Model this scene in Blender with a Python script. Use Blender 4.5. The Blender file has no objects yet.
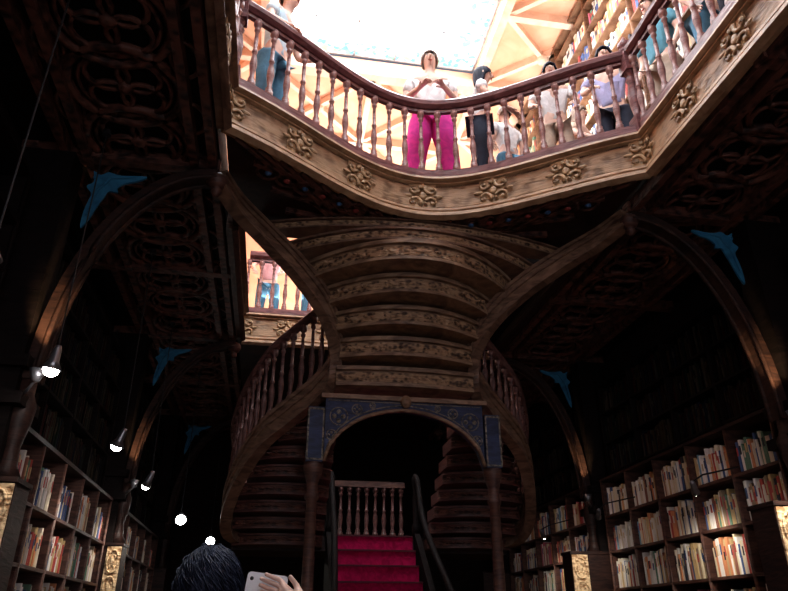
import bpy, math, random
from mathutils import Vector, Matrix
random.seed(7)
SC=bpy.context.scene
COL=SC.collection
AX=1.12   # room axis (x)

# ------------------------------------------------------------------ materials
def newmat(name):
    m=bpy.data.materials.new(name); m.use_nodes=True
    nt=m.node_tree; b=nt.nodes['Principled BSDF']
    return m,nt,b
def rgb(c): return (c[0],c[1],c[2],1)
def plain(name,c,rough=.6,metal=0,emit=None,es=0,spec=.3):
    m,nt,b=newmat(name)
    b.inputs['Base Color'].default_value=rgb(c); b.inputs['Roughness'].default_value=rough
    b.inputs['Metallic'].default_value=metal; b.inputs['Specular IOR Level'].default_value=spec
    if emit: b.inputs['Emission Color'].default_value=rgb(emit); b.inputs['Emission Strength'].default_value=es
    return m
def noisy(name,c1,c2,scale=(3,3,14),rough=.5,bump=.25,detail=6,dist=1.5,kind='noise',vs=14,pos=(.35,.68),spec=.3):
    m,nt,b=newmat(name); N=nt.nodes; L=nt.links
    tc=N.new('ShaderNodeTexCoord'); mp=N.new('ShaderNodeMapping'); mp.inputs['Scale'].default_value=scale
    L.new(tc.outputs['Object'],mp.inputs['Vector'])
    n=N.new('ShaderNodeTexNoise'); n.inputs['Scale'].default_value=1.6; n.inputs['Detail'].default_value=detail; n.inputs['Distortion'].default_value=dist
    L.new(mp.outputs[0],n.inputs['Vector'])
    src=n.outputs['Fac']
    if kind=='carved':
        v=N.new('ShaderNodeTexVoronoi'); v.inputs['Scale'].default_value=vs; v.feature='SMOOTH_F1'
        L.new(tc.outputs['Object'],v.inputs['Vector'])
        mx=N.new('ShaderNodeMath'); mx.operation='MULTIPLY_ADD'; mx.inputs[1].default_value=.9; 
        L.new(v.outputs['Distance'],mx.inputs[0]); L.new(n.outputs['Fac'],mx.inputs[2])
        sb=N.new('ShaderNodeMath'); sb.operation='SUBTRACT'; sb.inputs[1].default_value=.3; L.new(mx.outputs[0],sb.inputs[0]); src=sb.outputs[0]
    r=N.new('ShaderNodeValToRGB'); r.color_ramp.elements[0].color=rgb(c1); r.color_ramp.elements[1].color=rgb(c2)
    r.color_ramp.elements[0].position=pos[0]; r.color_ramp.elements[1].position=pos[1]
    L.new(src,r.inputs['Fac']); L.new(r.outputs[0],b.inputs['Base Color'])
    bp=N.new('ShaderNodeBump'); bp.inputs['Strength'].default_value=bump; bp.inputs['Distance'].default_value=.02
    L.new(src,bp.inputs['Height']); L.new(bp.outputs[0],b.inputs['Normal'])
    b.inputs['Roughness'].default_value=rough; b.inputs['Specular IOR Level'].default_value=spec
    return m
W_DARK=noisy('dark_wood',(.012,.006,.006),(.04,.018,.014),spec=.2)
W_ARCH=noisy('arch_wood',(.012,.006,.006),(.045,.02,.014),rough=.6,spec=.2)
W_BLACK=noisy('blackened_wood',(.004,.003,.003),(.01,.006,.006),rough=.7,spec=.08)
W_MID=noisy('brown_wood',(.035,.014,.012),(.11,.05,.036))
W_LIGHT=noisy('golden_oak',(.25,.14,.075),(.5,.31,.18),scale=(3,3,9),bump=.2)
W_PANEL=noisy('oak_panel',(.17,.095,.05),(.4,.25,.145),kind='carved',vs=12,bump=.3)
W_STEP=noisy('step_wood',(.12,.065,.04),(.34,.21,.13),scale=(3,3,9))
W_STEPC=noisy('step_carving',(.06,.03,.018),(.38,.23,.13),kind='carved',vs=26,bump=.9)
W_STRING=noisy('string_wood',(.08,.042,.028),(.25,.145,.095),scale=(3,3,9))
W_RAIL=noisy('rail_wood',(.1,.033,.038),(.24,.1,.1),rough=.35)
W_BAL=noisy('baluster_wood',(.19,.08,.075),(.4,.21,.19),rough=.4)
W_BALD=noisy('dark_baluster_wood',(.05,.02,.018),(.14,.06,.052),rough=.45)
W_SOF=noisy('soffit_carving',(.02,.008,.007),(.13,.05,.036),kind='carved',vs=16,bump=.8)
ORNM=noisy('carved_oak_relief',(.17,.095,.045),(.44,.28,.15),kind='carved',vs=30,bump=.5)
GILT=noisy('dull_gilt',(.06,.055,.05),(.24,.2,.15),kind='carved',vs=40,bump=.8)
PALE=noisy('pale_carving',(.35,.2,.1),(.9,.68,.42),kind='carved',vs=30,bump=.8,spec=.15)
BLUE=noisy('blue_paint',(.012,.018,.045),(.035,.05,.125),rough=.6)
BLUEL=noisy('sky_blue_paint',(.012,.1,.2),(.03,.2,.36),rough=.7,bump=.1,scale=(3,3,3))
PAINTB=plain('painted_blue_boss',(.04,.1,.22),.6)
PAINTR=plain('painted_red_boss',(.25,.04,.035),.6)
PEACH=noisy('peach_plaster',(.82,.44,.28),(.93,.57,.4),scale=(1,1,1),rough=.9,bump=.05)
PEACHRIB=noisy('peach_rib',(.8,.56,.42),(.95,.74,.6),scale=(2,2,2),rough=.8,bump=.05)
WALLD=noisy('dark_wall',(.01,.007,.007),(.022,.013,.012),rough=.8,spec=.1)
FLOORM=noisy('floor_boards',(.06,.03,.015),(.2,.1,.05),scale=(10,1,1))
RED=noisy('red_carpet',(.2,.003,.035),(.36,.008,.07),scale=(8,8,8),rough=.95,spec=.05)
METAL=plain('grey_metal',(.25,.25,.28),.3,.8)
BLACKM=plain('black_cable',(.01,.01,.012),.5)
BULB=plain('lit_bulb',(1,1,1),.4,0,(1,.95,.88),40)
SKYG=plain('bright_skylight_glass',(.9,.9,.95),.4,0,(.9,.95,1),14)
def stained():
    m,nt,b=newmat('stained_glass'); N=nt.nodes;L=nt.links
    tc=N.new('ShaderNodeTexCoord'); v=N.new('ShaderNodeTexVoronoi'); v.inputs['Scale'].default_value=15
    L.new(tc.outputs['Object'],v.inputs['Vector'])
    s=N.new('ShaderNodeSeparateColor'); L.new(v.outputs['Color'],s.inputs[0])
    r=N.new('ShaderNodeValToRGB'); r.color_ramp.interpolation='CONSTANT'
    cs=[(.6,.88,.97),(.2,.5,.75),(.95,.97,.97),(.35,.68,.5),(.92,.96,.98),(.9,.78,.45),(.95,1,1),(.2,.5,.65)]
    e=r.color_ramp.elements
    e[0].color=rgb(cs[0]); e[1].position=.125; e[1].color=rgb(cs[1])
    for i in range(2,8):
        q=e.new(i/8); q.color=rgb(cs[i])
    L.new(s.outputs[0],r.inputs['Fac']); L.new(r.outputs[0],b.inputs['Emission Color']); L.new(r.outputs[0],b.inputs['Base Color'])
    b.inputs['Emission Strength'].default_value=1.1
    return m
STAIN=stained()

# ------------------------------------------------------------------ mesh builder
class MB:
    def __init__(s): s.v=[];s.f=[];s.m=[];s.s=[];s.cur=0;s.sm=False
    def add(s,vs,fs):
        o=len(s.v); s.v+=[tuple(v) for v in vs]
        for f in fs: s.f.append([i+o for i in f]); s.m.append(s.cur); s.s.append(s.sm)
    def box(s,c,d,rz=0):
        x,y,z=c; a,b,e=d[0]/2,d[1]/2,d[2]/2; co,si=math.cos(rz),math.sin(rz)
        vs=[]
        for dz in(-e,e):
            for dx,dy in((-a,-b),(a,-b),(a,b),(-a,b)):
                vs.append((x+dx*co-dy*si,y+dx*si+dy*co,z+dz))
        s.add(vs,[(3,2,1,0),(4,5,6,7),(0,1,5,4),(1,2,6,5),(2,3,7,6),(3,0,4,7)])
    def bx(s,x0,x1,y0,y1,z0,z1): s.box(((x0+x1)/2,(y0+y1)/2,(z0+z1)/2),(x1-x0,y1-y0,z1-z0))
    def prism(s,poly,f,t0,t1):
        n=len(poly); vs=[f(p,t0) for p in poly]+[f(p,t1) for p in poly]
        s.add(vs,[tuple(range(n))[::-1],tuple(range(n,2*n))]+[(i,(i+1)%n,n+(i+1)%n,n+i) for i in range(n)])
    def strip(s,A,B,f,t0,t1):
        n=len(A); vs=[f(p,t0) for p in A]+[f(p,t0) for p in B]+[f(p,t1) for p in A]+[f(p,t1) for p in B]
        fs=[]
        for i in range(n-1):
            fs+=[(i,i+1,n+i+1,n+i),(2*n+i,3*n+i,3*n+i+1,2*n+i+1),(i,2*n+i,2*n+i+1,i+1),(n+i,n+i+1,3*n+i+1,3*n+i)]
        fs+=[(0,n,3*n,2*n),(n-1,3*n-1,4*n-1,2*n-1)]
        s.add(vs,fs)
    def lathe(s,prof,cx=0,cy=0,z0=0,n=10):
        vs=[];fs=[]
        for r,z in prof:
            for i in range(n):
                a=2*math.pi*i/n; vs.append((cx+r*math.cos(a),cy+r*math.sin(a),z0+z))
        for k in range(len(prof)-1):
            for i in range(n): fs.append((k*n+i,k*n+(i+1)%n,(k+1)*n+(i+1)%n,(k+1)*n+i))
        fs.append(tuple(range(n))[::-1]); fs.append(tuple((len(prof)-1)*n+i for i in range(n)))
        s.add(vs,fs)
    def tube(s,path,r,n=8,closed=False,up=Vector((0,0,1))):
        P=[Vector(p) for p in path]; m=len(P); vs=[]
        for i in range(m):
            if closed: t=P[(i+1)%m]-P[i-1]
            else: t=P[min(i+1,m-1)]-P[max(i-1,0)]
            t.normalize(); u=up if abs(t.dot(up))<.95 else Vector((1,0,0))
            a=t.cross(u).normalized(); b=a.cross(t)
            rr=r[i] if isinstance(r,(list,tuple)) else r
            for k in range(n):
                q=2*math.pi*k/n; vs.append(P[i]+a*rr*math.cos(q)+b*rr*math.sin(q))
        fs=[]
        for i in range(m if closed else m-1):
            j=(i+1)%m
            for k in range(n): fs.append((i*n+k,i*n+(k+1)%n,j*n+(k+1)%n,j*n+k))
        if not closed: fs+=[tuple(range(n))[::-1],tuple((m-1)*n+k for k in range(n))]
        s.add(vs,fs)
    def sweep(s,path,sec,vsc=None):
        P=[Vector(p) for p in path]; m=len(P); n=len(sec); vs=[]
        for i in range(m):
            t=P[min(i+1,m-1)]-P[max(i-1,0)]; t.z=0; t.normalize(); a=Vector((t.y,-t.x,0)); q=vsc[i] if vsc else 1
            for u,w in sec: vs.append(P[i]+a*u+Vector((0,0,w*q)))
        fs=[]
        for i in range(m-1):
            for k in range(n): fs.append((i*n+k,i*n+(k+1)%n,(i+1)*n+(k+1)%n,(i+1)*n+k))
        fs+=[tuple(range(n))[::-1],tuple((m-1)*n+k for k in range(n))]
        s.add(vs,fs)
    def ball(s,c,r,n=10,m=7):
        rx,ry,rz=(r,r,r) if not isinstance(r,(tuple,list)) else r
        vs=[];fs=[]
        for j in range(m+1):
            t=math.pi*j/m
            for i in range(n):
                a=2*math.pi*i/n; vs.append((c[0]+rx*math.sin(t)*math.cos(a),c[1]+ry*math.sin(t)*math.sin(a),c[2]+rz*math.cos(t)))
        for j in range(m):
            for i in range(n): fs.append((j*n+i,(j+1)*n+i,(j+1)*n+(i+1)%n,j*n+(i+1)%n))
        s.add(vs,fs)
    def mesh(s,name,mats,shift=(0,0,0)):
        me=bpy.data.meshes.new(name)
        me.from_pydata([(v[0]-shift[0],v[1]-shift[1],v[2]-shift[2]) for v in s.v],[],s.f)
        for m in mats: me.materials.append(m)
        me.polygons.foreach_set('material_index',s.m); me.polygons.foreach_set('use_smooth',s.s)
        me.validate(); me.update()
        return me
    def obj(s,name,mats,parent=None,**k):
        xs=[v[0] for v in s.v];ys=[v[1] for v in s.v];zs=[v[2] for v in s.v]
        c=((min(xs)+max(xs))/2,(min(ys)+max(ys))/2,min(zs))
        o=bpy.data.objects.new(name,s.mesh(name,mats,c)); o.location=c; COL.objects.link(o)
        if parent: attach(o,parent)
        for a,b in k.items(): o[a]=b
        return o
def pm(p):
    return Matrix.LocRotScale(p.location,p.rotation_euler.to_quaternion(),p.scale)
def attach(o,p):
    o.parent=p; o.matrix_parent_inverse=pm(p).inverted()
def empty(name,loc,label,cat,rz=0,**k):
    e=bpy.data.objects.new(name,None); e.location=loc; e.rotation_euler=(0,0,rz); e.empty_display_size=.2; COL.objects.link(e)
    e['label']=label; e['category']=cat
    for a,b in k.items(): e[a]=b
    return e
def inst(me,name,loc,parent=None,rz=0,scale=None,**k):
    o=bpy.data.objects.new(name,me); o.location=loc; o.rotation_euler=(0,0,rz)
    if scale: o.scale=scale
    COL.objects.link(o)
    if parent: attach(o,parent)
    for a,b in k.items(): o[a]=b
    return o
XY=lambda p,t:(p[0],p[1],t)
XZ=lambda p,t:(p[0],t,p[1])
YZ=lambda p,t:(t,p[0],p[1])
def mir(x): return 2*AX-x
def catmull(P,n=8):
    P=[Vector(p) for p in P]; out=[]
    for i in range(len(P)-1):
        a,b,c,d=P[max(i-1,0)],P[i],P[i+1],P[min(i+2,len(P)-1)]
        for k in range(n):
            t=k/n; out.append(.5*((2*b)+(c-a)*t+(2*a-5*b+4*c-d)*t*t+(3*b-a-3*c+d)*t**3))
    out.append(P[-1]); return out
def resample(P,step):
    P=[Vector(p) for p in P]; L=[0]
    for i in range(1,len(P)): L.append(L[-1]+(P[i]-P[i-1]).length)
    n=max(1,round(L[-1]/step)); out=[];j=0
    for k in range(n+1):
        d=L[-1]*k/n
        while j<len(P)-2 and L[j+1]<d: j+=1
        t=(d-L[j])/max(1e-6,L[j+1]-L[j]); out.append((P[j].lerp(P[j+1],t),(P[j+1]-P[j]).normalized()))
    return out

# ------------------------------------------------------------------ dimensions
XL,XR=-2.1,4.35        # walls
Y0,Y1=-3.0,13.2
ZG0,ZG=4.78,5.19       # gallery underside / floor
ZC=9.4
EL,ER=-.55,2.8         # gallery inner edges
def fy(x):
    u=(x-AX)/(ER-AX); return 4.08+.93*(.5*(1-u*u)+.25*(1+math.cos(math.pi*u)))

# ------------------------------------------------------------------ room
def struct(mb,name,mats,**k):
    return mb.obj(name,mats,None,kind='structure',label=k.get('label',name.replace('_',' ')))
m=MB(); m.bx(XL,XR,Y0,Y1,-.1,0); struct(m,'floor',[FLOORM],label='polished wooden floor of the shop')
for nm,a,b in(('wall_left',XL-.15,XL),('wall_right',XR,XR+.15)):
    m=MB(); m.bx(a,b,Y0,Y1,0,ZG); m.cur=1; m.bx(a,b,Y0,Y1,ZG,ZC); struct(m,nm,[WALLD,PEACH],label='dark panelled wall with peach plaster above the gallery')
m=MB(); m.bx(XL,XR,Y1,Y1+.15,0,ZG); m.cur=1; m.bx(XL,XR,Y1,Y1+.15,ZG,ZC); struct(m,'wall_back',[WALLD,PEACH],label='far end wall, dark below and peach above')
m=MB()
m.bx(XL,XR,Y0-.15,Y0,0,1.0);m.bx(XL,XR,Y0-.15,Y0,7.5,ZC);m.bx(XL,-.7,Y0-.15,Y0,1,7.5);m.bx(3,XR,Y0-.15,Y0,1,7.5)
struct(m,'wall_front',[WALLD],label='entrance wall with a tall window opening')
m=MB(); m.bx(-.7,3,Y0-.1,Y0-.06,1,7.5); WING=plain('daylit_window_glass',(.8,.85,.9),.4,0,(.97,.9,.98),1.6); m.cur=1
for i in range(6): 
    x=-.7+3.7*i/5; m.bx(x-.04,x+.04,Y0-.06,Y0-.02,1,7.5)
for z in(1,2.3,3.6,4.9,6.2,7.5): m.bx(-.7,3,Y0-.06,Y0-.02,z-.04,z+.04)
struct(m,'window_1',[WING,W_DARK],label='tall daylit entrance window')
SX0,SX1,SY0,SY1=-.55,2.66,1.0,7.95
m=MB()
m.bx(XL,SX0,Y0,Y1,ZC,ZC+.12);m.bx(SX1,XR,Y0,Y1,ZC,ZC+.12);m.bx(SX0,SX1,SY1,Y1,ZC,ZC+.12);m.bx(SX0,SX1,Y0,SY0,ZC,ZC+.12)
struct(m,'ceiling',[PEACH],label='peach plaster ceiling around the skylight')
m=MB()
def beam(m,a,b,w=.07,h=.12,z=ZC):
    a=Vector((a[0],a[1],z-h/2));b=Vector((b[0],b[1],z-h/2)); d=b-a
    m.box(((a+b)/2)[:],(d.length,w,h),math.atan2(d.y,d.x))
for x in(SX0-.06,SX1+.06): beam(m,(x,0),(x,Y1),.12,.16)
beam(m,(SX0,SY1+.06),(SX1,SY1+.06),.12,.16)
ys=[1+1.39*i for i in range(9)]
for s in(0,1):
    a,b=(SX1+.1,XR) if s==0 else (XL,SX0-.1)
    for i in range(8):
        y0,y1=ys[i],ys[i+1]
        beam(m,(a,y0),(b,y0),.1,.15)
        beam(m,(a,y0),(b,y1)); beam(m,(a,y1),(b,y0))
        m.ball(((a+b)/2,(y0+y1)/2,ZC-.12),(.1,.1,.07))
for i in range(2):
    x0=SX0+(SX1-SX0)*i/2; x1=SX0+(SX1-SX0)*(i+1)/2
    for j in range(3):
        y0=8.1+1.6*j;y1=y0+1.6
        beam(m,(x0,y0),(x1,y1));beam(m,(x1,y0),(x0,y1));beam(m,(x0,y0),(x1,y0),.1,.15);beam(m,(x0,y0),(x0,y1),.1,.15)
        m.ball(((x0+x1)/2,(y0+y1)/2,ZC-.12),(.1,.1,.07))
struct(m,'trim_1',[PEACHRIB],label='moulded ribs crossing the peach ceiling')
sk=empty('skylight',((SX0+SX1)/2,4.5,ZC+.1),'huge bright glazed roof light with coloured glass border','skylight')
BR=.4
m=MB(); m.bx(SX0+.2,SX1-BR,SY0+.4,SY1-.25,ZC+.2,ZC+.22); m.obj('clear_glass',[SKYG],sk)
m=MB(); m.bx(SX0,SX0+.2,SY0,SY1,ZC+.2,ZC+.22);m.bx(SX1-BR,SX1,SY0,SY1,ZC+.2,ZC+.22);m.bx(SX0+.2,SX1-BR,SY1-.25,SY1,ZC+.2,ZC+.22);m.bx(SX0+.2,SX1-BR,SY0,SY0+.4,ZC+.2,ZC+.22)
m.obj('stained_border',[STAIN],sk,label='coloured leaded glass border')
m=MB()
for i in range(6):
    x=SX0+(SX1-SX0)*i/5; m.bx(x-.012,x+.012,SY0,SY1,ZC+.17,ZC+.2)
for j in range(11):
    y=SY0+(SY1-SY0)*j/10; m.bx(SX0,SX1,y-.012,y+.012,ZC+.17,ZC+.2)
m.obj('glazing_bar',[plain('white_glazing_bar',(.85,.87,.92),.5)],sk)

# ------------------------------------------------------------------ galleries
def tracery(m,cx,cy,z,r,th=.022):
    def ring(x,y,rr,t=th,n=20):
        m.tube([(x+rr*math.cos(2*math.pi*i/n),y+rr*math.sin(2*math.pi*i/n),z) for i in range(n)],t,6,True)
    ring(cx,cy,r,th*1.4,28); ring(cx,cy,r*.82,th*.6,24)
    for k in range(4):
        a=k*math.pi/2+math.pi/4; ring(cx+r*.4*math.cos(a),cy+r*.4*math.sin(a),r*.38,th*.8,14)
    m.ball((cx,cy,z-.01),(r*.16,r*.16,.04),8,5)
def ornament_mesh():
    m=MB(); m.bx(-.085,.085,-.006,.0,-.11,.11); m.sm=True
    for sx in(-1,1):
        for sz in(-1,1):
            pts=[]
            for i in range(11):
                t=i/10; a=t*4.6; rr=.046*(1-t*.65)
                pts.append((sx*(.055+rr*math.cos(a+2.6)),-.013-.004*math.sin(t*3.1),sz*(.062+rr*1.25*math.sin(a+2.6))))
            m.tube(pts,[.014-.006*i/10 for i in range(11)],6)
            m.ball((sx*.058,-.013,sz*.064),(.014,.01,.016),7,5)
    m.ball((0,-.012,0),(.024,.015,.034)); 
    for sz in(-1,1): m.ball((0,-.01,sz*.09),(.014,.009,.032))
    for sx in(-1,1): m.ball((sx*.095,-.01,0),(.03,.009,.014))
    return m.mesh('carved_ornament',[ORNM])
ORN=ornament_mesh()
def bal_prof(h):
    P=[(.034,0),(.034,.1),(.022,.11),(.03,.14),(.018,.17),(.022,.24),(.03,.33),(.026,.42),(.016,.5),(.024,.52),(.024,.545),(.015,.56),(.017,.7),(.014,.82),(.024,.84),(.024,.87),(.014,.89),(.034,.92),(.034,1)]
    return [(r,z*h) for r,z in P]
def bal_mesh(h,mat,n=8):
    m=MB(); m.sm=True; m.lathe(bal_prof(h),n=n); return m.mesh('baluster',[mat])
def newel_mesh(h,mat):
    m=MB(); m.bx(-.06,.06,-.06,.06,0,.16); m.bx(-.06,.06,-.06,.06,h-.2,h)
    m.sm=True; m.lathe([(.05,.16),(.035,.2),(.05,.3),(.055,.42),(.035,.55),(.05,.58),(.03,.62),(.045,.66),(.05,h-.2)],n=12)
    m.lathe([(.07,h),(.085,h+.03),(.03,h+.05),(.06,h+.09),(.065,h+.13),(.03,h+.18),(.01,h+.22)],n=12)
    return m.mesh('newel_post',[mat])
RH=.87
BAL=bal_mesh(RH-.14,W_BAL); NEW=newel_mesh(RH,W_RAIL)
RAILSEC=[(-.06,-.03),(-.065,.01),(-.04,.045),(.04,.045),(.065,.01),(.06,-.03),(.03,-.06),(-.03,-.06)]
def balustrade(path,label,step=.165,newels=(),mesh=BAL,name='balustrade',z=ZG):
    P=[(p[0],p[1],z) for p in path]
    mid=P[len(P)//2]; e=empty(name,mid,label,'railing')
    m=MB(); m.sm=False; m.sweep([(p[0],p[1],z+RH) for p in P],RAILSEC); m.obj('handrail',[W_RAIL],e)
    m=MB(); m.sweep([(p[0],p[1],z) for p in P],[(-.05,0),(-.05,.07),(.05,.07),(.05,0)]); m.obj('base_rail',[W_RAIL],e)
    m=MB(); m.sweep([(p[0],p[1],z+RH-.1) for p in P],[(-.02,0),(-.02,.03),(.02,.03),(.02,0)]); m.obj('under_rail',[W_RAIL],e)
    for i,(p,t) in enumerate(resample(P,step)):
        if any((Vector(q)-Vector((p.x,p.y))).length<.09 for q in newels): continue
        inst(mesh,'baluster',(p.x,p.y,z+.06),e)
    for q in newels: inst(NEW,'newel_post',(q[0],q[1],z),e,rz=0)
    return e
def fascia(parent,path,orn_step=.62,lite=W_LIGHT,orns=True,panel=W_PANEL):
    P=[(p[0],p[1],0) for p in path]
    m=MB(); m.sweep([(p[0],p[1],ZG0) for p in P],[(-.06,.0),(-.06,.41),(.0,.41),(.0,.0)]); m.cur=1
    m.sweep([(p[0],p[1],ZG0) for p in P],[(0,.1),(0,.31),(.008,.31),(.008,.1)]); m.cur=0
    for z0,w,h in((-.03,.05,.07),(.04,.03,.05),(.33,.03,.03),(.36,.06,.05)):
        m.sweep([(p[0],p[1],ZG0) for p in P],[(0,z0),(0,z0+h),(w,z0+h*.8),(w*1.1,z0+h*.3)])
    m.obj('fascia',[lite,panel],parent,label='moulded golden oak fascia')
    if orns:
        for i,(p,t) in enumerate(resample(P,orn_step)):
            a=Vector((t.y,-t.x)); rz=math.atan2(a.y,a.x)+math.pi/2
            inst(ORN,'carved_ornament',(p.x+a.x*.014,p.y+a.y*.014,ZG0+.205),parent,rz=rz,scale=(1.45,1,1.15))
NF=40
front=[(EL+(ER-EL)*i/NF,0) for i in range(NF+1)]; front=[(x,fy(x)) for x,_ in front]
g=empty('gallery_landing',(AX,5.2,ZG0),'curved wooden landing with carved golden oak edge','gallery')
m=MB(); back=[]
for x,_ in front:
    back.append((x,5.5+.45*(1 if abs(x-AX)<.95 else 0)))
m.strip(front,back,XY,ZG0+.03,ZG); m.obj('floor_slab',[W_DARK],g)
m=MB(); m.sm=False
for i in range(1,NF,2):
    x,y=front[i]; a=Vector((x,y+.04,ZG0+.01)); b=Vector((AX+(x-AX)*.35,5.45,ZG0+.01)); d=b-a
    m.box(((a+b)/2)[:],(d.length,.035,.06),math.atan2(d.y,d.x))
for k in(.25,.5,.75):
    m.sweep([(x+(AX-x)*.65*k*.5,y+(5.45-y)*k,ZG0+.01) for x,y in front[1:-1]],[(-.02,-.03),(-.02,.03),(.02,.03),(.02,-.03)])
m.sm=True
for q,(x,y) in enumerate(front[2:-1:2]):
    cx,cy=x+(AX-x)*.1,y+(5.45-y)*.3
    if abs(x-AX)>.5:
        m.cur=0; m.tube([(cx+.09*math.cos(2*math.pi*i/12),cy+.09*math.sin(2*math.pi*i/12),ZG0-.01) for i in range(12)],.014,5,True)
        m.cur=1+q%2; m.ball((cx,cy,ZG0-.02),(.03,.03,.02),8,5)
m.obj('fan_soffit',[W_SOF,PAINTB,PAINTR],g,label='fan of carved ribs in dark reddish wood')
fascia(g,front,.66)
m=MB(); m.bx(1.95,ER-.08,5.98,8.28,ZG0+.08,ZG); m.obj('gap_blocker_slab',[W_BLACK],None,label='added dark slab blocking the bright gap behind the right string',category='gallery')  # added slab, blocks the bright opening and its light behind the right string
def side(s):
    X=(lambda x:x) if s==0 else mir
    e=empty('side_gallery',(X(-1.3),4.5,ZG0),'dark wooden gallery with carved tracery underside','gallery')
    a,b=sorted((XL+.01 if s==0 else XR-.01,EL-.065 if s==0 else ER+.065))
    m=MB(); m.bx(a,b,Y0+.02,Y1-.02,ZG0+.06,ZG)
    m.obj('floor_slab',[W_BLACK],e)
    ed=EL if s==0 else ER
    p1=[(ed,1.0+i*.31) for i in range(11)]
    if s: p1=p1[::-1]
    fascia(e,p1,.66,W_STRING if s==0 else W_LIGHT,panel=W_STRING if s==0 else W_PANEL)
    p2=[(ed,5.5+i*.27) for i in range(11)]
    if s: p2=p2[::-1]
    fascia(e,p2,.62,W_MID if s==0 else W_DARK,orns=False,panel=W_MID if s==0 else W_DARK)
    m=MB(); cx=X(-1.2)
    y=.6
    while y<12.6:
        m.cur=0; m.sm=True; tracery(m,cx,y+.3,ZG0+.03,.37,.025)
        for dx in(-.42,.42):
            n=14; m.tube([(cx+dx+.09*math.cos(2*math.pi*i/n),y+.16*math.sin(2*math.pi*i/n),ZG0+.045) for i in range(n)],.016,6,True)
        m.sm=False; y+=.58
    for xx in(-1.75,-1.6,-.8,-.66):
        x=X(xx); m.bx(x-.03,x+.03,.5,12.7,ZG0-.05,ZG0+.06)
    for k in range(7): m.bx(min(X(-2.08),X(EL-.06)),max(X(-2.08),X(EL-.06)),1.0+k*1.8-.05,1.0+k*1.8+.05,ZG0-.04,ZG0+.06)
    m.obj('tracery_soffit',[W_SOF],e,label='carved tracery rings on dark wood')
    return e
sg=[side(0),side(1)]
g2=empty('rear_gallery',(AX,10,ZG0),'rear gallery with pale oak edge','gallery')
m=MB(); m.bx(EL-.05,ER+.05,8.36,Y1-.03,ZG0+.07,ZG); m.obj('floor_slab',[W_DARK],g2)
rear=[(EL+(ER-EL)*i/20,8.3) for i in range(21)]
fascia(g2,rear,.56)
balustrade(front,'curved turned-baluster railing along the landing edge',newels=[(EL,fy(EL)),(ER,fy(ER))])
balustrade([(EL,1.0+i*.3) for i in range(11)],'straight turned-baluster railing on the side gallery')
balustrade([(ER,1.0+i*.3) for i in range(11)],'straight turned-baluster railing on the side gallery')
balustrade(rear,'turned-baluster railing on the rear gallery')

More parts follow.
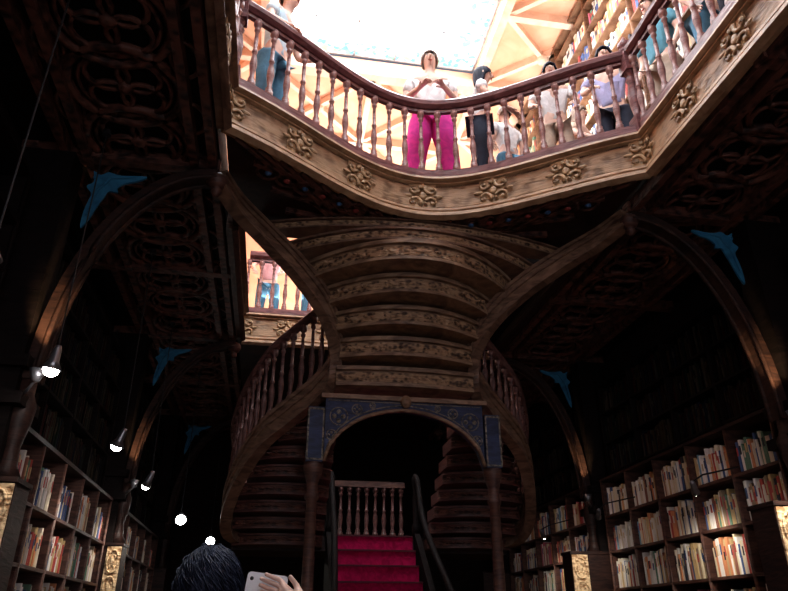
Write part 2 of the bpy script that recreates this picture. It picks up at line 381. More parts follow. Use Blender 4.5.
# ------------------------------------------------------------------ pilasters + arched brackets
def arch_curve(n=18):
    return [(1-math.cos(math.pi/2*i/n),math.sin(math.pi/2*i/n)) for i in range(n+1)]
def bay(s,y):
    X=(lambda x:x) if s==0 else mir
    pf=(-1.52 if y<6 else -1.54) if s==0 else -1.27     # pedestal front
    e=empty('arched_bracket',(X(-1.7),y,0),'dark carved pilaster with curved arch bracket and blue spandrel leaf','pilaster')
    m=MB()
    m.bx(*sorted((X(-2.09),X(-1.66))),y-.12,y+.12,0,ZG0-.06)
    for z,w in((2.75,.07),(3.0,.05)): m.bx(*sorted((X(-2.09),X(-1.66+w))),y-.12-w,y+.12+w,z,z+.08)
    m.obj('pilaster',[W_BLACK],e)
    m=MB(); m.bx(*sorted((X(-2.09),X(pf))),y-.13,y+.13,0,2.3)
    for z in(0,1.38,2.28): m.bx(*sorted((X(-2.09),X(pf+.01))),y-.15,y+.15,z,z+.03)
    m.obj('pedestal',[W_DARK],e)
    m=MB(); m.sm=True
    m.lathe([(.1,2.32),(.06,2.4),(.05,2.52),(.08,2.68),(.09,2.78),(.06,2.86),(.06,2.97)],X(-1.64),y,0,12)
    m.obj('corbel',[W_DARK],e)
    if y<9:
        m=MB(); a,b=sorted((X(pf-.005),X(pf-(.2 if s else .15)))); cx=(a+b)/2
        m.bx(a,b,y-.145,y-.13,1.46,2.27)
        m.sm=True
        for zz in(1.6,1.86,2.12): 
            n=16; rr=(b-a)*.38; m.tube([(cx+rr*math.cos(2*math.pi*i/n),y-.15,zz+.115*math.sin(2*math.pi*i/n)) for i in range(n)],.01,6,True,up=Vector((0,1,0)))
            m.ball((cx,y-.15,zz),(.025,.015,.05))
            for q in range(4): m.ball((cx+rr*.55*math.cos(q*1.57+.78),y-.148,zz+.07*math.sin(q*1.57+.78)),(.014,.012,.02),6,4)
        m.obj('carved_panel',[PALE],e,label='pale gilt carved panel')
    C=arch_curve(); x0,x1,z0,z1=-1.58,-.62,2.95,4.66
    A=[(X(x0+(x1-x0)*u),z0+(z1-z0)*v) for u,v in C]
    B=[(X(x0-.08+(x1-x0+.08)*u),z0+(z1-z0+.07)*v) for u,v in C]
    m=MB(); m.strip(A,B,XZ,y-.07,y+.07); m.sm=True
    m.tube([(a[0],y-.065,a[1]) for a in A],.02,6);m.tube([(a[0],y+.065,a[1]) for a in A],.02,6)
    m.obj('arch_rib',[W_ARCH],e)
    m=MB(); m.sm=True; m.ball((X(-.62),y,4.66),(.085,.085,.075)); m.lathe([(.02,4.52),(.045,4.56),(.03,4.6),(.065,4.66)],X(-.62),y,0,10); m.obj('boss',[W_MID],e)
    # winged leaf outline smoothed by a closed catmull curve
    pts=[(-.1,.21),(-.01,.165),(.07,.21),(.22,.18),(.5,.2),(.4,.13),(.28,.09),(.2,.03),(.21,-.035),(.11,-.03),(.07,-.12),(.02,-.23),(-.02,-.35),(-.1,-.5),(-.11,-.34),(-.09,-.2),(-.07,-.08),(-.14,.01),(-.07,.07)]
    cp=catmull([(a,b,0) for a,b in pts+pts[:1]],3)[:-1]
    m=MB(); cx,cz=-1.44,4.42
    m.prism([(X(cx+p.x*.64),cz+p.y*.7) for p in cp],XZ,y-.12,y-.1)
    m.sm=True; m.tube([(X(cx-.045),y-.125,cz-.25),(X(cx-.01),y-.128,cz-.04),(X(cx+.07),y-.128,cz+.09),(X(cx+.25),y-.125,cz+.12)],[.004,.012,.012,.004],6)
    m.ball((X(cx-.035),y-.12,cz+.09),(.022,.015,.022))
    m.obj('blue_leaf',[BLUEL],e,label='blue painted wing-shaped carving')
    return e
for s in(0,1):
    for y in(1.0,4.6,8.2,11.8): bay(s,y)

# ------------------------------------------------------------------ staircase
st=empty('staircase',(AX,6.3,0),'ornate dark wooden double staircase with curved treads and red carpet','staircase')
F=1.5
def step_band(yf,hw,sag,z0,z1,depth=.5,cx=AX,mats=(W_STEP,W_STEPC),name='curved_step',orn=True,lip=.03,n=24,pw=2):
    def arc(off,dy=0):
        return [(cx+(hw)*(-1+2*i/n),yf-off+dy+sag*abs(-1+2*i/n)**pw) for i in range(n+1)]
    m=MB(); h=z1-z0
    bk=[(x,yf+sag+depth) for x,_ in arc(0)]
    m.strip(arc(0),bk,XY,z0,z1)
    m.strip(arc(lip),arc(0),XY,z1-h*.2,z1)
    m.strip(arc(lip*.6),arc(0),XY,z0,z0+h*.14)
    if orn:
        m.cur=1
        m.strip(arc(.006),arc(0),XY,z0+h*.24,z1-h*.28)
        for k in range(-3,4):
            u=k/4; q=max(0,min(n,round((u+1)/2*n))); a=arc(0)[q]; zc=z0+h*.47
            w=.05 if k else .09
            m.ball((a[0],a[1]-.006,zc),(w,.01,h*.1),8,4)
            for sg_ in(-1,1): m.ball((a[0]+sg_*w*1.5,a[1]-.003,zc),(w*.4,.008,h*.07),6,4)
    return m.obj(name,list(mats),st)
step_band(5.03,1.0,.6,F+2.85,F+3.04,.15,lip=.04)
step_band(5.27,.8,.42,F+2.65,F+2.83,.35,lip=.04)
step_band(5.48,.68,.26,F+2.43,F+2.61,.5,lip=.04)
step_band(5.64,.62,.15,F+2.19,F+2.37,.5,lip=.04)
step_band(5.79,.64,.06,F+1.95,F+2.13,.5,lip=.04)
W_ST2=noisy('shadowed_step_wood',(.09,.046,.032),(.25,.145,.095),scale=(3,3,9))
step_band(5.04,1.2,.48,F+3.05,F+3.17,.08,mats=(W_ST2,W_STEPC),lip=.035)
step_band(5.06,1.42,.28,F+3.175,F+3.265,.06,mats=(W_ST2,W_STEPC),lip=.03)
SP=[(-.6,4.6,3.19),(-.47,4.88,3.14),(-.22,5.16,3.04),(.05,5.4,2.89),(.3,5.62,2.68),(.45,5.79,2.42),(.46,5.9,2.15),(.32,6.02,1.96),(.1,6.18,1.79),(-.13,6.4,1.62),(-.33,6.75,1.36),(-.44,7.15,1.1),(-.42,7.5,.95),(-.25,7.85,.9)]
for s in(0,1):
    X=(lambda x:x) if s==0 else mir
    P=catmull([(X(a),b,c+F) for a,b,c in SP],6)
    vs=[min(.92,.55+.37*i/24) for i in range(len(P))]
    m=MB(); m.sweep(P,[(-.035,-.13),(-.035,.11),(.035,.11),(.035,-.13)],vs)
    for w,h in((.12,.03),(-.11,.035),(.02,.015)):
        m.sweep([(p.x,p.y,p.z+w*vs[i]) for i,p in enumerate(P)],[(-.055,-h),(-.055,h*.6),(.055,h*.6),(.055,-h)],vs)
    m.obj('stair_string',[W_STRING],st,label='sweeping carved side string')
    Q=P[30:] if s==0 else P[34:]
    rh=.83 if s==0 else .66
    m=MB(); m.sweep([(p.x,p.y,p.z+rh) for p in Q],[(a*.75,b*.75) for a,b in RAILSEC]); m.obj('handrail',[W_BALD],st)
    bm_=bal_mesh(rh-.13,W_BALD)
    for p,t in resample(Q,.13): inst(bm_,'baluster',(p.x,p.y,p.z+.09),st)
    for k in range(8):
        z=F+1.82-.135*k; y=6.12+.2*k
        xo=[.15,-.02,-.18,-.3,-.39,-.43,-.44,-.42][k]+.03; xi=.55
        cx=(xo+xi)/2; hw=(xi-xo)/2
        step_band(y,hw,.16,z-.11,z,.35,cx=X(cx),mats=(W_BALD,W_SOF),n=14)
LZ=F+.9
m=MB(); m.bx(-.4,mir(-.4),7.86,8.6,LZ-.16,LZ-.005); m.obj('landing',[W_DARK],st)
m=MB()
for i in range(14):
    z1=LZ-.165*i; y=7.78-.17*i
    if z1-.165<0: break
    m.cur=0; m.bx(AX-.43,AX+.43,y,y+.3,z1-.165,z1); m.cur=1; m.bx(AX-.43,AX+.43,y-.02,y+.02,z1-.01,z1+.006)
m.obj('red_flight',[RED,plain('dark_red_edge',(.05,.002,.008),.7)],st,label='central flight covered in crimson carpet')
for s in(-1,1):
    x=AX+.49*s
    m=MB(); pl=[(5.5,0),(5.55,.5),(7.7,LZ-.05),(7.9,LZ+.1),(7.9,LZ-.5),(7.3,0)]
    m.prism(pl,YZ,x-.03,x+.03); m.sm=True
    m.tube(catmull([(x+s*.12,5.6,1.0),(x+s*.05,6.4,F+.2),(x,7.1,F+.75),(x-s*.01,7.5,F+1.12),(x,7.75,F+1.5),(x,7.86,F+1.55)],4),.032,8)
    m.lathe([(.05,0),(.05,.12),(.03,.16),(.04,.4),(.028,.5),(.045,.6),(.05,.64),(.02,.7)],x,7.86,LZ,10)
    m.obj('side_panel',[W_BLACK],st,label='dark slim curved handrail beside carpet')
m=MB(); m.bx(AX-.46,AX+.46,8.38,8.46,LZ+.63,LZ+.7); m.obj('landing_handrail',[W_MID],st)
m=MB(); m.bx(AX-.46,AX+.46,8.39,8.45,LZ,LZ+.07); m.obj('landing_base_rail',[W_MID],st)
bmr=bal_mesh(.58,W_BALD)
for i in range(9): inst(bmr,'baluster',(AX-.42+.84*i/8,8.42,LZ+.05),st)
py=5.93
for s in(-1,1):
    x=AX+.8*s
    m=MB(); m.sm=True
    m.lathe([(.12,0),(.12,.25),(.09,.3),(.06,.36),(.055,1.2),(.07,1.22),(.07,1.27),(.052,1.3),(.045,2.45),(.06,2.47),(.06,2.5),(.045,2.52),(.05,2.6),(.075,2.68),(.085,2.72),(.085,2.77)],x,py,0,14)
    m.obj('column',[W_MID],st)
    m=MB(); m.bx(x-.07,x+.07,py-.08,py+.08,2.77,3.25); m.cur=1
    for dx in(-.065,.065): m.bx(x+dx-.007,x+dx+.007,py-.088,py-.08,2.79,3.23)
    for zz in(2.79,3.23): m.bx(x-.07,x+.07,py-.088,py-.08,zz-.007,zz+.007)
    m.obj('blue_panel_block',[BLUE,GILT],st,label='blue panel with faint gilt edging above column')
m=MB(); n=30; A=[];B=[]
def archz(x):
    u=abs(x-AX)/.72; return 2.78+.43*(1-min(1,u)**2.4)**.6+.05*(1-min(1,u))
for i in range(n+1):
    x=AX-.72+1.44*i/n; A.append((x,archz(x))); B.append((x,3.34))
m.strip(A,B,XZ,py-.05,py+.05); m.cur=2
m.bx(AX-.76,AX+.76,py-.08,py+.06,3.34,3.38)
m.sm=True
m.tube([(a[0],py-.055,a[1]) for a in A],.018,6)
m.cur=1
m.tube([(a[0],py-.05,min(3.33,a[1]+.045)) for a in A],.006,5)
m.tube([(AX-.7,py-.05,3.325),(AX+.7,py-.05,3.325)],.006,5)
for s in(-1,1):
    for k,(dx,dz,r) in enumerate(((.6,3.18,.08),(.66,3.01,.045),(.44,3.25,.045),(.3,3.29,.025))):
        m.tube([(AX+s*dx+r*math.cos(a*.45),py-.052,dz+r*math.sin(a*.45)) for a in range(14)],.006,5,True,up=Vector((0,1,0)))
        for q in range(4):
            m.ball((AX+s*dx+r*.5*math.cos(q*1.57),py-.05,dz+r*.5*math.sin(q*1.57)),(r*.28,.01,r*.28),6,4)
m.cur=2
m.ball((AX,py-.09,3.33),(.05,.035,.06))
m.obj('blue_arch',[BLUE,GILT,W_STEP],st,label='blue painted arch with faint gilt tracery')

# ------------------------------------------------------------------ bookcases
def bookcase(s,y0,y1,zlev,z0,z1,sec,front=-1.72,top=True,mat=W_MID,label='tall dark wooden bookcase with open shelves'):
    X=(lambda x:x) if s==0 else mir
    e=empty('bookcase',(X(-1.9),(y0+y1)/2,z0),label,'bookcase')
    m=MB(); m.bx(*sorted((X(-2.09),X(-2.05))),y0,y1,z0,z1); m.obj('back_panel',[W_BLACK],e)
    ns=max(1,round((y1-y0)/sec)); w=(y1-y0)/ns
    for i in range(ns+1):
        y=y0+w*i; m=MB(); m.bx(*sorted((X(-2.05),X(front-.0))),max(y0,y-.02),min(y1,y+.02),z0,z1)
        m.sm=True; m.tube([(X(front),min(y1-.02,max(y0+.02,y)),z0+.02),(X(front),min(y1-.02,max(y0+.02,y)),z1)],.016,6); m.obj('upright',[mat],e)
    for z in zlev:
        m=MB(); m.bx(*sorted((X(-2.05),X(front+.01))),y0+.02,y1-.02,z-.025,z); m.obj('shelf',[mat],e)
    if top:
        m=MB(); m.bx(*sorted((X(-2.09),X(front+.02))),y0,y1,z1,z1+.03)
        m.obj('cornice',[W_DARK if mat is W_MID else mat],e)
    return [(y0+w*i+.03,y0+w*(i+1)-.03) for i in range(ns)]
PALET=[(.62,.56,.46),(.66,.64,.6),(.4,.06,.05),(.05,.09,.22),(.03,.03,.04),(.5,.36,.18),(.1,.2,.14),(.6,.25,.12),(.64,.55,.38),(.25,.1,.07),(.15,.28,.4),(.76,.74,.72),(.28,.2,.13),(.5,.12,.18)]
names=['cream','ivory','crimson','navy','black','tan','green','orange','straw','maroon','teal','white','brown','rose']
PAPER=plain('book_paper',(.7,.64,.52),.9)
BM=[plain('book_cover_%s'%n,c,.55) for n,c in zip(names,PALET)]+[PAPER]
BMD=[plain('shaded_cover_%s'%n,tuple(a*.05 for a in c),.8,spec=.08) for n,c in zip(names,PALET)]+[plain('shaded_paper',(.03,.025,.02),.9,spec=.05)]  # cover palette scaled down, paints the upper tiers' shade into the books
def book_geo(m,x,y,z,t,h,d,sx,ci,band,ang=0):
    m.cur=ci
    xs=sorted((x,x-sx*d))
    m.bx(xs[0],xs[1],y,y+.003,z,z+h); m.bx(xs[0],xs[1],y+t-.003,y+t,z,z+h)
    m.add([(x,y,z),(x+sx*.006,y+t*.3,z),(x+sx*.006,y+t*.7,z),(x,y+t,z),(x,y,z+h),(x+sx*.006,y+t*.3,z+h),(x+sx*.006,y+t*.7,z+h),(x,y+t,z+h)],[(0,1,5,4),(1,2,6,5),(2,3,7,6),(0,3,2,1),(4,5,6,7),(0,4,7,3)])
    m.cur=14; m.bx(*sorted((x-sx*.004,x-sx*(d-.006))),y+.003,y+t-.003,z+.005,z+h-.008)
    if band is not None:
        m.cur=band; m.bx(*sorted((x+sx*.004,x+sx*.0075)),y+t*.2,y+t*.8,z+h*.55,z+h*.82)
books=[]
def fill(s,secs,zs,depthx,fullness=.993,dark=False,hmax=.36,tmin=.016,tmax=.036):
    X=(lambda x:x) if s==0 else mir; sx=1 if s==0 else -1
    for (a,b) in secs:
        for z in zs:
            y=a+.002; base=random.choice([0,1,8,11,5,0,1]+list(range(14))); hh=random.uniform(.26,.31)
            while True:
                t=random.uniform(tmin,tmax); 
                if y+t>b: break
                if random.random()>fullness: y+=random.uniform(.01,.03); base=random.randrange(14); hh=random.uniform(.25,.31); continue
                ci=base if random.random()<.2 else random.choice([0,1,8,11,11,1,0,5,7,3,2,random.randrange(14),random.randrange(14),random.randrange(14)]) 
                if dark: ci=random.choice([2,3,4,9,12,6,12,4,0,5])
                h=min(hmax,hh*random.uniform(.8,1.14)); d=random.uniform(.15,.2)
                books.append((X(depthx)-sx*random.uniform(0,.02),y,z+.001,t,h,d,sx,ci,random.choice([None,0,5,4,3,2]),dark)); y+=t+.001
lowbay=[(4.82,7.98),(8.42,11.6)]
for s in(0,1):
    topz=2.72 if s==0 else 3.1
    rows=[1.5,1.9,2.3] if s==0 else [1.5,1.9,2.3,2.7]
    up=[2.85,3.22,3.59,3.96] if s==0 else [3.22,3.59,3.96]
    for (a,b) in lowbay:
        secs=bookcase(s,a,b,[.3,.7,1.1]+rows,0,topz,.62)
        fill(s,secs,rows,-1.76)
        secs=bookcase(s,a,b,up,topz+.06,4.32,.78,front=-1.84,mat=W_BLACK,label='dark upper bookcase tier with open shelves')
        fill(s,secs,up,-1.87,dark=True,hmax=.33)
    bookcase(s,1.3,4.3,[.3,.7,1.1]+rows,0,topz,.78)
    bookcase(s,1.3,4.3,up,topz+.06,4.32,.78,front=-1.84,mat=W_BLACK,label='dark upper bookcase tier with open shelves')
lev=[ZG+.1+.42*i for i in range(10)]
W_UP=noisy('warm_brown_wood',(.12,.055,.03),(.26,.14,.08))
secs=bookcase(1,3.2,12.8,lev,ZG,ZC-.12,.95,front=-1.42,mat=W_UP,label='tall oak bookcase on the upper gallery')
near=[b for b in books]
near.sort(key=lambda b:(b[9],b[1]+.02*abs(b[2]-2)+(.8 if b[2]>2.6 else 0)))
indiv=near[:296]; rest=near[296:]
books=[]
fill(1,secs,lev[:-1],-1.44,hmax=.38,tmin=.03,tmax=.07)
upb=books
cache={}
for b in indiv:
    x,y,z,t,h,d,sx,ci,band,dk=b
    key=(ci,band,round(t/.008),round(h/.03),sx)
    if key not in cache:
        m=MB(); book_geo(m,0,-t/2,0,t,h,d,sx,ci,band); cache[key]=(m.mesh('book',BM),t,h)
    me,t0,h0=cache[key]
    o=inst(me,'book',(x,y+t/2,z)); o.scale=(1,t/t0,h/h0)
    o['label']=('%s hardback standing upright on a dark shelf'%names[ci]); o['category']='book'; o['group']='books on the lower shelves'
def stuffbooks(lst,label,mats):
    m=MB()
    for b in lst: book_geo(m,*b[:9])
    m.obj('books',mats,None,kind='stuff',label=label,category='books',group='books on the shelves')
stuffbooks([b for b in rest if not b[9]],'rows of assorted books packed on distant lower shelves',BM)
stuffbooks([b for b in rest if b[9]],'rows of books on the upper tiers, shade darkened into their colours',BMD)
stuffbooks(upb,'rows of pale and brown books filling the upper gallery bookcase',BM)

# ------------------------------------------------------------------ spotlights
def pendant(x,y,z,tx,ty,tz,power,r=.05,k=1.0,wall=False):
    if wall: e=empty('arm_spotlight',(x,y,z),'small metal spotlight on a slim arm, switched on','lamp')
    else: e=empty('pendant_spotlight',(x,y,ZG0),'small metal spotlight hanging on a thin black cable, switched on','lamp')
    d=(Vector((tx,ty,tz))-Vector((x,y,z))).normalized(); p=Vector((x,y,z))
    m=MB()
    if wall: m.tube([tuple(p-d*.08),(x+.1,y,z+.12),(mir(-1.72),y,z+.2)],.008,6); m.obj('arm',[BLACKM],e)
    else: m.tube([tuple(p-d*.06),(x,y,ZG0-.06)],.005,6); m.lathe([(.03,0),(.03,.04)],x,y,ZG0-.09,10); m.obj('cable',[BLACKM],e)
    m=MB(); m.sm=True; m.tube([p-d*.11*k,p-d*.08*k,p,p+d*.06*k],[.018*k,.028*k,.034*k,r*1.25],10); m.obj('lamp_shade',[METAL],e)
    m=MB(); m.ball((p+d*.055*k)[:],r); m.obj('bulb',[BULB],e)
    l=bpy.data.lights.new('spot','SPOT'); l.energy=power; l.spot_size=1.25; l.spot_blend=.8; l.color=(1,.88,.74); l.shadow_soft_size=.05
    o=bpy.data.objects.new('spot_beam',l); o.location=p+d*.14; o.rotation_euler=d.to_track_quat('-Z','Y').to_euler(); COL.objects.link(o)
pendant(-1.22,2.72,2.9,-1.5,4.2,2.2,10,.025,.6)
pendant(-1.38,4.2,2.96,-1.5,4.3,2.0,14,.05,.9)
pendant(-1.3,5.95,2.91,-1.75,6.3,1.8,34,.05,.9)
pendant(-1.32,7.7,2.9,-1.8,8.1,1.8,32,.045)
pendant(-1.15,9.45,2.77,-1.0,8.6,2.2,16,.065,1.1)
pendant(-.89,11.2,2.70,-.8,10.4,2.2,16,.065,1.1)
pendant(3.5,4.1,2.6,3.75,4.7,1.9,22,.025,.8,True)
pendant(3.5,5.36,2.55,4.1,6.1,1.9,30,.03,.8,True)
pendant(3.5,7.2,2.6,3.8,8.3,1.9,26,.03,.8,True)  # extra spotlight, added to light the second right carved panel
pendant(3.55,9.0,2.6,4.1,9.6,1.9,22,.03,.8,True)
for s in(0,1):
    X=(lambda x:x) if s==0 else mir
    for y in(4.6,8.2):
        e=empty('wall_uplight',(X(-1.5),y-.28,2.86),'small brass uplight glowing beneath the arch','lamp')
        m=MB(); m.sm=True; m.lathe([(.02,0),(.035,.03),(.05,.08),(.045,.08),(.03,.05)],X(-1.5),y-.28,2.86,10); m.tube([(X(-1.63),y-.1,2.8),(X(-1.5),y-.28,2.87)],.01,6); m.obj('lamp_shade',[METAL],e)
        l=bpy.data.lights.new('up','SPOT'); l.energy=75 if y<5 else 50; l.spot_size=.5; l.spot_blend=.5; l.color=(1,.66,.34); l.shadow_soft_size=.03
        o=bpy.data.objects.new('uplight_beam',l); o.location=(X(-1.5),y-.28,2.96); d=Vector((X(-1.6)-X(-1.5),.22,.46)); o.rotation_euler=d.to_track_quat('-Z','Y').to_euler(); COL.objects.link(o)

# ------------------------------------------------------------------ people
SKIN=noisy('skin',(.62,.38,.3),(.78,.52,.42),scale=(4,4,4),rough=.6,bump=.02)
def cloth(n,c): return noisy(n,tuple(a*.75 for a in c),c,scale=(6,6,6),rough=.9,bump=.2)
EYEW=plain('eye_white',(.8,.8,.8)); IRIS=plain('iris',(.05,.03,.02)); LIPS=plain('lips',(.5,.16,.14))
def skin_obj(name,J,E,mat,parent,M,lv=2,**k):
    me=bpy.data.meshes.new(name); keys=list(J); idx={a:i for i,a in enumerate(keys)}
    me.from_pydata([J[a][0] for a in keys],[(idx[a],idx[b]) for a,b in E],[]); me.materials.append(mat)
    o=bpy.data.objects.new(name,me); COL.objects.link(o)
    md=o.modifiers.new('Skin','SKIN'); md.use_smooth_shade=True; md.branch_smoothing=.4
    for i,a in enumerate(keys):
        sv=me.skin_vertices[0].data[i]; sv.radius=(J[a][1],J[a][2] if len(J[a])>2 else J[a][1]); sv.use_root=(i==0)
    su=o.modifiers.new('Sub','SUBSURF'); su.levels=lv; su.render_levels=lv
    put(o,parent,M)
    for a,b in k.items(): o[a]=b
    return o
def put(o,e,M):
    o.matrix_world=M; o.parent=e; o.matrix_parent_inverse=pm(e).inverted()
def person(label,loc,rz,h,top,bottom,hair,arms,lean=0,long_hair=False,sleeve='short',feet=.1,lv=1,wide=1.0,shoe=None,shaggy=False):
    sc=h/1.74
    e=empty('person',loc,label,'person',rz); M=Matrix.Translation(loc)@Matrix.Rotation(rz,4,'Z')@Matrix.Scale(sc,4)
    ly=lambda z:-lean*max(0,z-.95)
    V=lambda x,y,z:(x,y+ly(z),z)
    J={'pel':(V(0,0,.96),.135,.1),'spn':(V(0,0,1.14),.125,.09),'chs':(V(0,0,1.33),.145,.1),'nb':(V(0,.01,1.45),.065,.06),'nk':(V(0,0,1.52),.05,.052),
       'jaw':(V(0,-.02,1.585),.062,.072),'hd':(V(0,-.015,1.655),.078,.094),'crn':(V(0,-.005,1.72),.055,.07)}
    E=[('pel','spn'),('spn','chs'),('chs','nb'),('nb','nk'),('nk','jaw'),('jaw','hd'),('hd','crn')]
    TS={'spn':(V(0,0,1.1),.145,.11),'hem':(V(0,0,.93),.155,.12),'chs':(V(0,0,1.33),.165,.12),'nb':(V(0,.01,1.43),.1,.08)}
    TE=[('spn','hem'),('spn','chs'),('chs','nb')]
    LT={'pel':(V(0,0,.97),.15,.115)}; LE=[]
    for s,n in((-1,'r'),(1,'l')):
        el,wr=arms[n][:2]; sh=Vector(V(s*.185,.0,1.4)); el=Vector(el); wr=Vector(wr)
        J.update({n+'sh':(sh[:],.055),n+'el':(el[:],.04),n+'wr':(wr[:],.028,.024)}); E+=[('chs',n+'sh'),(n+'sh',n+'el'),(n+'el',n+'wr')]
        d=(wr-el).normalized() if len(arms[n])<3 else Vector(arms[n][2]).normalized(); nrm=Vector((0,0,-1)) if abs(d.z)<.8 else Vector((-s,0,0)); lat=d.cross(nrm).normalized(); nrm=lat.cross(d).normalized()*-1
        if nrm.z>0 and abs(d.z)<.8: nrm=-nrm
        if len(arms[n])>3: lat=Vector(arms[n][3]).normalized(); nrm=d.cross(lat).normalized()
        pc=wr+d*.055; J[n+'pm']=(pc[:],.034,.017); E.append((n+'wr',n+'pm'))
        for f,(o_,ln) in enumerate(((-.03,.062),(-.01,.075),(.011,.07),(.03,.055))):
            a=pc+d*.035+lat*o_; b=a+d*ln*.55+nrm*.008; c=b+d*ln*.4+nrm*.025
            for q,pp,r in(('a',a,.0095),('b',b,.0088),('c',c,.007)): J[n+'f%d'%f+q]=(pp[:],r)
            E+=[(n+'pm',n+'f%da'%f),(n+'f%da'%f,n+'f%db'%f),(n+'f%db'%f,n+'f%dc'%f)]
        a=wr+d*.03-lat*.035; b=a+d*.035-lat*.02+nrm*.01; J[n+'ta']=(a[:],.011); J[n+'tb']=(b[:],.0085); E+=[(n+'wr',n+'ta'),(n+'ta',n+'tb')]
        J.update({n+'hp':(V(s*.09,0,.88),.09),n+'kn':((s*(.09+feet)/2+s*.02,-.015,.5),.06),n+'an':((s*feet*1.1,.02,.09),.04),n+'to':((s*feet*1.2,-.14,.035),.035,.03)})
        E+=[('pel',n+'hp'),(n+'hp',n+'kn'),(n+'kn',n+'an'),(n+'an',n+'to')]
        mid=sh.lerp(el,.75)
        TS.update({n+'sh':(sh[:],.07),n+'sl':(mid[:],.062)}); TE+=[('chs',n+'sh'),(n+'sh',n+'sl')]
        if sleeve=='long':
            TS.update({n+'el':(el[:],.052),n+'cf':(el.lerp(wr,.9)[:],.038)}); TE+=[(n+'sl',n+'el'),(n+'el',n+'cf')]
        LT.update({n+'hp':(V(s*.09,0,.87),.105*wide),n+'kn':((s*(.09+feet)/2+s*.02,-.015,.5),.078*wide),n+'cf':((s*feet*1.1,.02,.12),.062*wide*(1.15 if wide>1 else 1))})
        LE+=[('pel',n+'hp'),(n+'hp',n+'kn'),(n+'kn',n+'cf')]
    skin_obj('body',J,E,SKIN,e,M,lv)
    skin_obj('shirt',TS,TE,top,e,M,lv)
    skin_obj('trousers',LT,LE,bottom,e,M,lv)
    hy=ly(1.65)
    m=MB(); m.sm=True; n,k=18,10; vs=[];fs=[]
    for j in range(k+1):
        t=math.pi*(.62 if not long_hair else .68)*j/k
        for i in range(n):
            a=2*math.pi*i/n; fr=max(0,-math.sin(a)); tt=t*(1-.42*fr**2)
            rr=1+.04*math.sin(a*7+j)
            z=1.665+.118*math.cos(tt)*rr
            if long_hair and fr<.3 and j>k*.7: z-=.05*(j-k*.7)
            vs.append((.092*math.sin(tt)*math.cos(a)*rr,hy+.002+.112*math.sin(tt)*math.sin(a)*rr,z))
    for j in range(k):
        for i in range(n): fs.append((j*n+i,(j+1)*n+i,(j+1)*n+(i+1)%n,j*n+(i+1)%n))
    m.add(vs,fs)
    if shaggy:
        rnd=random.Random(3)
        for q in range(2200):
            a=rnd.uniform(0,2*math.pi); t0=rnd.uniform(.0,.55)*math.pi*(1-.3*max(0,-math.sin(a))); L=rnd.uniform(.3,.6); pts=[]; sw=rnd.uniform(-.25,.25)+.35; l0=rnd.uniform(0,.05); lift=rnd.uniform(.0,.01)*(2.5 if q%20==0 else 1)
            for w in range(6):
                tt=t0+L*w/5; aa=a+sw*w/5; R=1.02+l0+lift*6*math.sin(3.1*w/5)+(lift*3 if w==5 else 0)
                pts.append((.101*math.sin(tt)*math.cos(aa)*R,hy+.002+.118*math.sin(tt)*math.sin(aa)*R,1.665+.12*math.cos(tt)*R))
            m.tube(pts,[.0015,.0025,.0025,.0025,.0015,.0006],4)
    me=m.mesh('hair',[hair]); o=bpy.data.objects.new('hair',me); COL.objects.link(o)
    if not shaggy: sd=o.modifiers.new('s','SOLIDIFY'); sd.thickness=.012
    put(o,e,M)
    m=MB(); m.sm=True; m.cur=1
    fyy=hy-.105
    for s in(-1,1): m.cur=1; m.ball((s*.032,fyy+.014,1.655),(.012,.008,.008),8,5); m.cur=2; m.ball((s*.032,fyy+.007,1.655),(.005,.004,.006),6,4); m.cur=0; m.ball((s*.079,hy-.01,1.645),(.012,.02,.03),8,5)
    m.cur=0; m.tube([(0,fyy+.01,1.665),(0,fyy-.008,1.635),(0,fyy-.014,1.622),(0,fyy+.008,1.612)],[.008,.011,.014,.008],7)
    m.cur=3; m.ball((0,fyy+.012,1.588),(.024,.01,.007),8,5)
    o=bpy.data.objects.new('face',m.mesh('face',[SKIN,EYEW,IRIS,LIPS])); COL.objects.link(o); put(o,e,M)
    for s in(-1,1):
        m=MB(); m.sm=True; m.ball((s*feet*1.17,-.06,.045),(.05,.14,.045)); o=bpy.data.objects.new('shoe',m.mesh('shoe',[shoe or BLACKM])); COL.objects.link(o); put(o,e,M)
    return e
HB=noisy('black_hair',(.004,.005,.012),(.02,.026,.05),scale=(20,20,4),rough=.6,bump=.1,spec=.15)
HN=noisy('brown_hair',(.17,.11,.08),(.38,.27,.2),scale=(20,20,4),rough=.45,bump=.6)
HG=noisy('grey_hair',(.25,.22,.2),(.5,.45,.42),scale=(20,20,4),rough=.5,bump=.6)
c_lblue=cloth('pale_blue_cotton',(.62,.78,.88)); c_jean=cloth('denim',(.1,.26,.4)); c_white=cloth('white_cotton',(.85,.85,.87)); c_pink=cloth('magenta_cloth',(.92,.05,.42))
c_dark=cloth('dark_cloth',(.03,.035,.06)); c_lilac=cloth('lilac_cotton',(.4,.38,.6)); c_beige=cloth('beige_cotton',(.6,.45,.35)); c_grey=cloth('grey_cotton',(.3,.3,.33)); c_teal=cloth('teal_cotton',(.1,.3,.4)); c_red=cloth('red_cotton',(.5,.08,.08)); c_rose=cloth('rose_cotton',(.75,.4,.42))
DOWN={'r':((-.25,.03,1.14),(-.24,-.08,.92)),'l':((.25,.03,1.14),(.24,-.08,.92))}
RAIL={'r':((-.27,-.1,1.16),(-.22,-.3,1.0)),'l':((.27,-.1,1.16),(.2,-.3,1.0))}
CHESTA={'r':((-.25,-.02,1.13),(-.11,-.22,1.12)),'l':((.25,-.02,1.13),(.11,-.22,1.12))}
ONE={'r':((-.26,-.08,1.18),(-.14,-.34,1.0)),'l':((.25,.04,1.14),(.24,-.08,.92))}
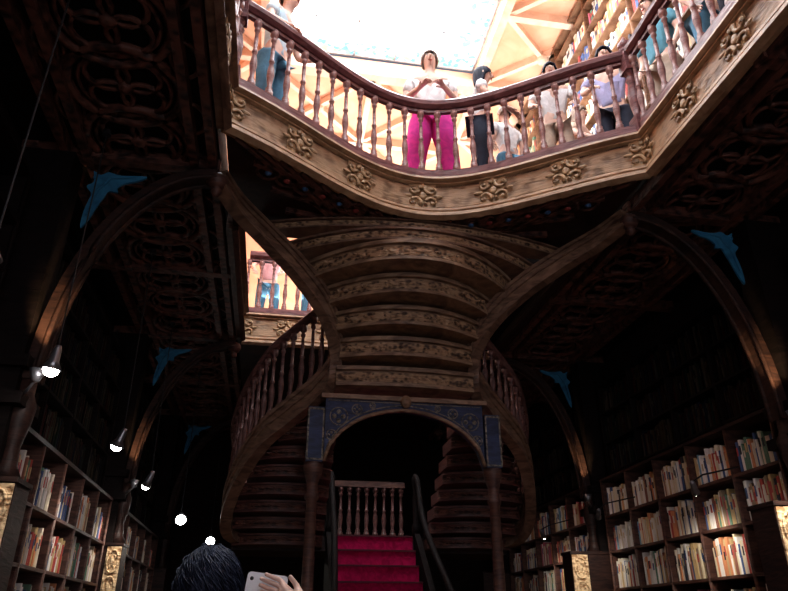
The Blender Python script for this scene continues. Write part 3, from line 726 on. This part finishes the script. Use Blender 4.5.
person('person in a pale blue shirt and jeans leaning on the railing',(-.3,4.72,ZG),math.radians(60),1.74,c_lblue,c_jean,HN,RAIL,lean=.18,lv=1)
person('person in a white shirt and wide magenta trousers behind the railing',(1.3,5.3,ZG),math.radians(-8),1.84,c_white,c_pink,HG,CHESTA,lean=0,wide=1.4,feet=.17)
person('person with dark hair in white top and dark trousers',(1.78,5.2,ZG),math.radians(70),1.6,c_white,c_dark,HB,ONE,lean=.1,long_hair=True)
person('person in white blouse looking down over the railing',(2.5,5.0,ZG),math.radians(-20),1.5,c_white,c_beige,HB,RAIL,lean=.15)
person('person in lilac shirt and dark trousers by the corner post',(3.05,4.82,ZG),math.radians(-35),1.72,c_lilac,c_dark,HB,ONE)
person('person in teal shirt on the side gallery',(3.2,4.15,ZG),math.radians(-80),1.72,c_teal,c_beige,HN,DOWN)
person('person in grey shirt on the side gallery',(3.2,3.1,ZG),math.radians(-60),1.7,c_grey,c_dark,HG,DOWN)
person('person in white shirt walking along the gallery',(3.3,3.6,ZG),math.radians(10),1.66,c_white,c_jean,HN,DOWN)
person('person in beige shirt standing beside the bookcase',(3.1,5.6,ZG),math.radians(30),1.62,c_beige,c_red,HN,ONE,long_hair=True)
person('child in a white jacket behind the railing',(2.15,5.45,ZG),math.radians(200),1.35,c_white,c_jean,HN,DOWN)
person('person in a peach top near the gallery corner',(-.95,4.5,ZG),math.radians(40),1.6,c_beige,c_white,HN,DOWN)
person('person in rose top at the rear railing',(-.3,9.1,ZG),0,1.6,c_rose,c_jean,HN,RAIL)
person('person in pale blue top at the rear railing',(.35,9.1,ZG),math.radians(20),1.62,c_lblue,c_jean,HB,ONE)
person('dark-haired person seen from behind holding up a white phone',(-.18,2.42,0),math.radians(180),1.685,c_dark,c_jean,HB,{'r':((-.38,-.13,1.47),(-.31,-.27,1.65),(.85,-.3,.3),(.3,0,-.9)),'l':((.25,.03,1.14),(.24,-.08,.92))},sleeve='long',lv=2,shaggy=True)
ph=MB(); WP=plain('white_plastic',(.86,.88,.92),.35)
def rbox(m,cx,cy,cz,w,t,h,tilt):
    pts=[]
    for (sx,sz,a0) in((1,1,0),(-1,1,90),(-1,-1,180),(1,-1,270)):
        for k in range(5):
            a=math.radians(a0+k*22.5); x=sx*(w/2-.014)+.014*math.cos(a); z=sz*(h/2-.014)+.014*math.sin(a)
            pts.append((cx+x*math.cos(tilt)-z*math.sin(tilt),cz+x*math.sin(tilt)+z*math.cos(tilt)))
    m.prism(pts,XZ,cy-t/2,cy+t/2)
rbox(ph,.0,2.775,1.64,.15,.01,.078,-.12); ph.cur=1; rbox(ph,.0,2.781,1.64,.14,.003,.07,-.12); ph.sm=True; ph.ball((-.055,2.769,1.663),(.007,.003,.007))
ph.obj('smartphone',[WP,BLACKM],None,label='white smartphone held up in a raised hand',category='phone')

# ------------------------------------------------------------------ lights
def area(loc,rot,size,power,col,sy=None):
    l=bpy.data.lights.new('area','AREA'); l.energy=power; l.size=size; l.color=col
    if sy: l.shape='RECTANGLE'; l.size_y=sy
    o=bpy.data.objects.new('fill_lamp',l); o.location=loc; o.rotation_euler=rot; COL.objects.link(o); return o
area((AX,10.5,ZG+.6),(math.pi,0,0),3,430,(1,.9,.84),3)  # added fill, brightens the peach ceiling above the rear gallery
area((3.2,6.4,ZG+2.2),(math.pi,.5,0),.5,75,(1,.9,.82),4)  # added fill for the upper right bookcase and ceiling strip
area((AX,7.1,ZG0+.3),(0,0,0),1.5,6,(1,.85,.8),1)  # added fill shining down on the red flight
w=bpy.data.worlds.new('w'); SC.world=w; w.use_nodes=True; w.node_tree.nodes['Background'].inputs[0].default_value=(.5,.6,.8,1); w.node_tree.nodes['Background'].inputs[1].default_value=.3
cam=bpy.data.cameras.new('cam'); co=bpy.data.objects.new('camera',cam); COL.objects.link(co)
co.location=(0,0,1.5); co.rotation_euler=(math.radians(90+26),0,math.radians(-9.8)); cam.sensor_width=36; cam.lens=36*680/788; cam.clip_start=.05
SC.camera=co
SC.view_settings.view_transform='Standard'; SC.view_settings.look='None'; SC.view_settings.exposure=0
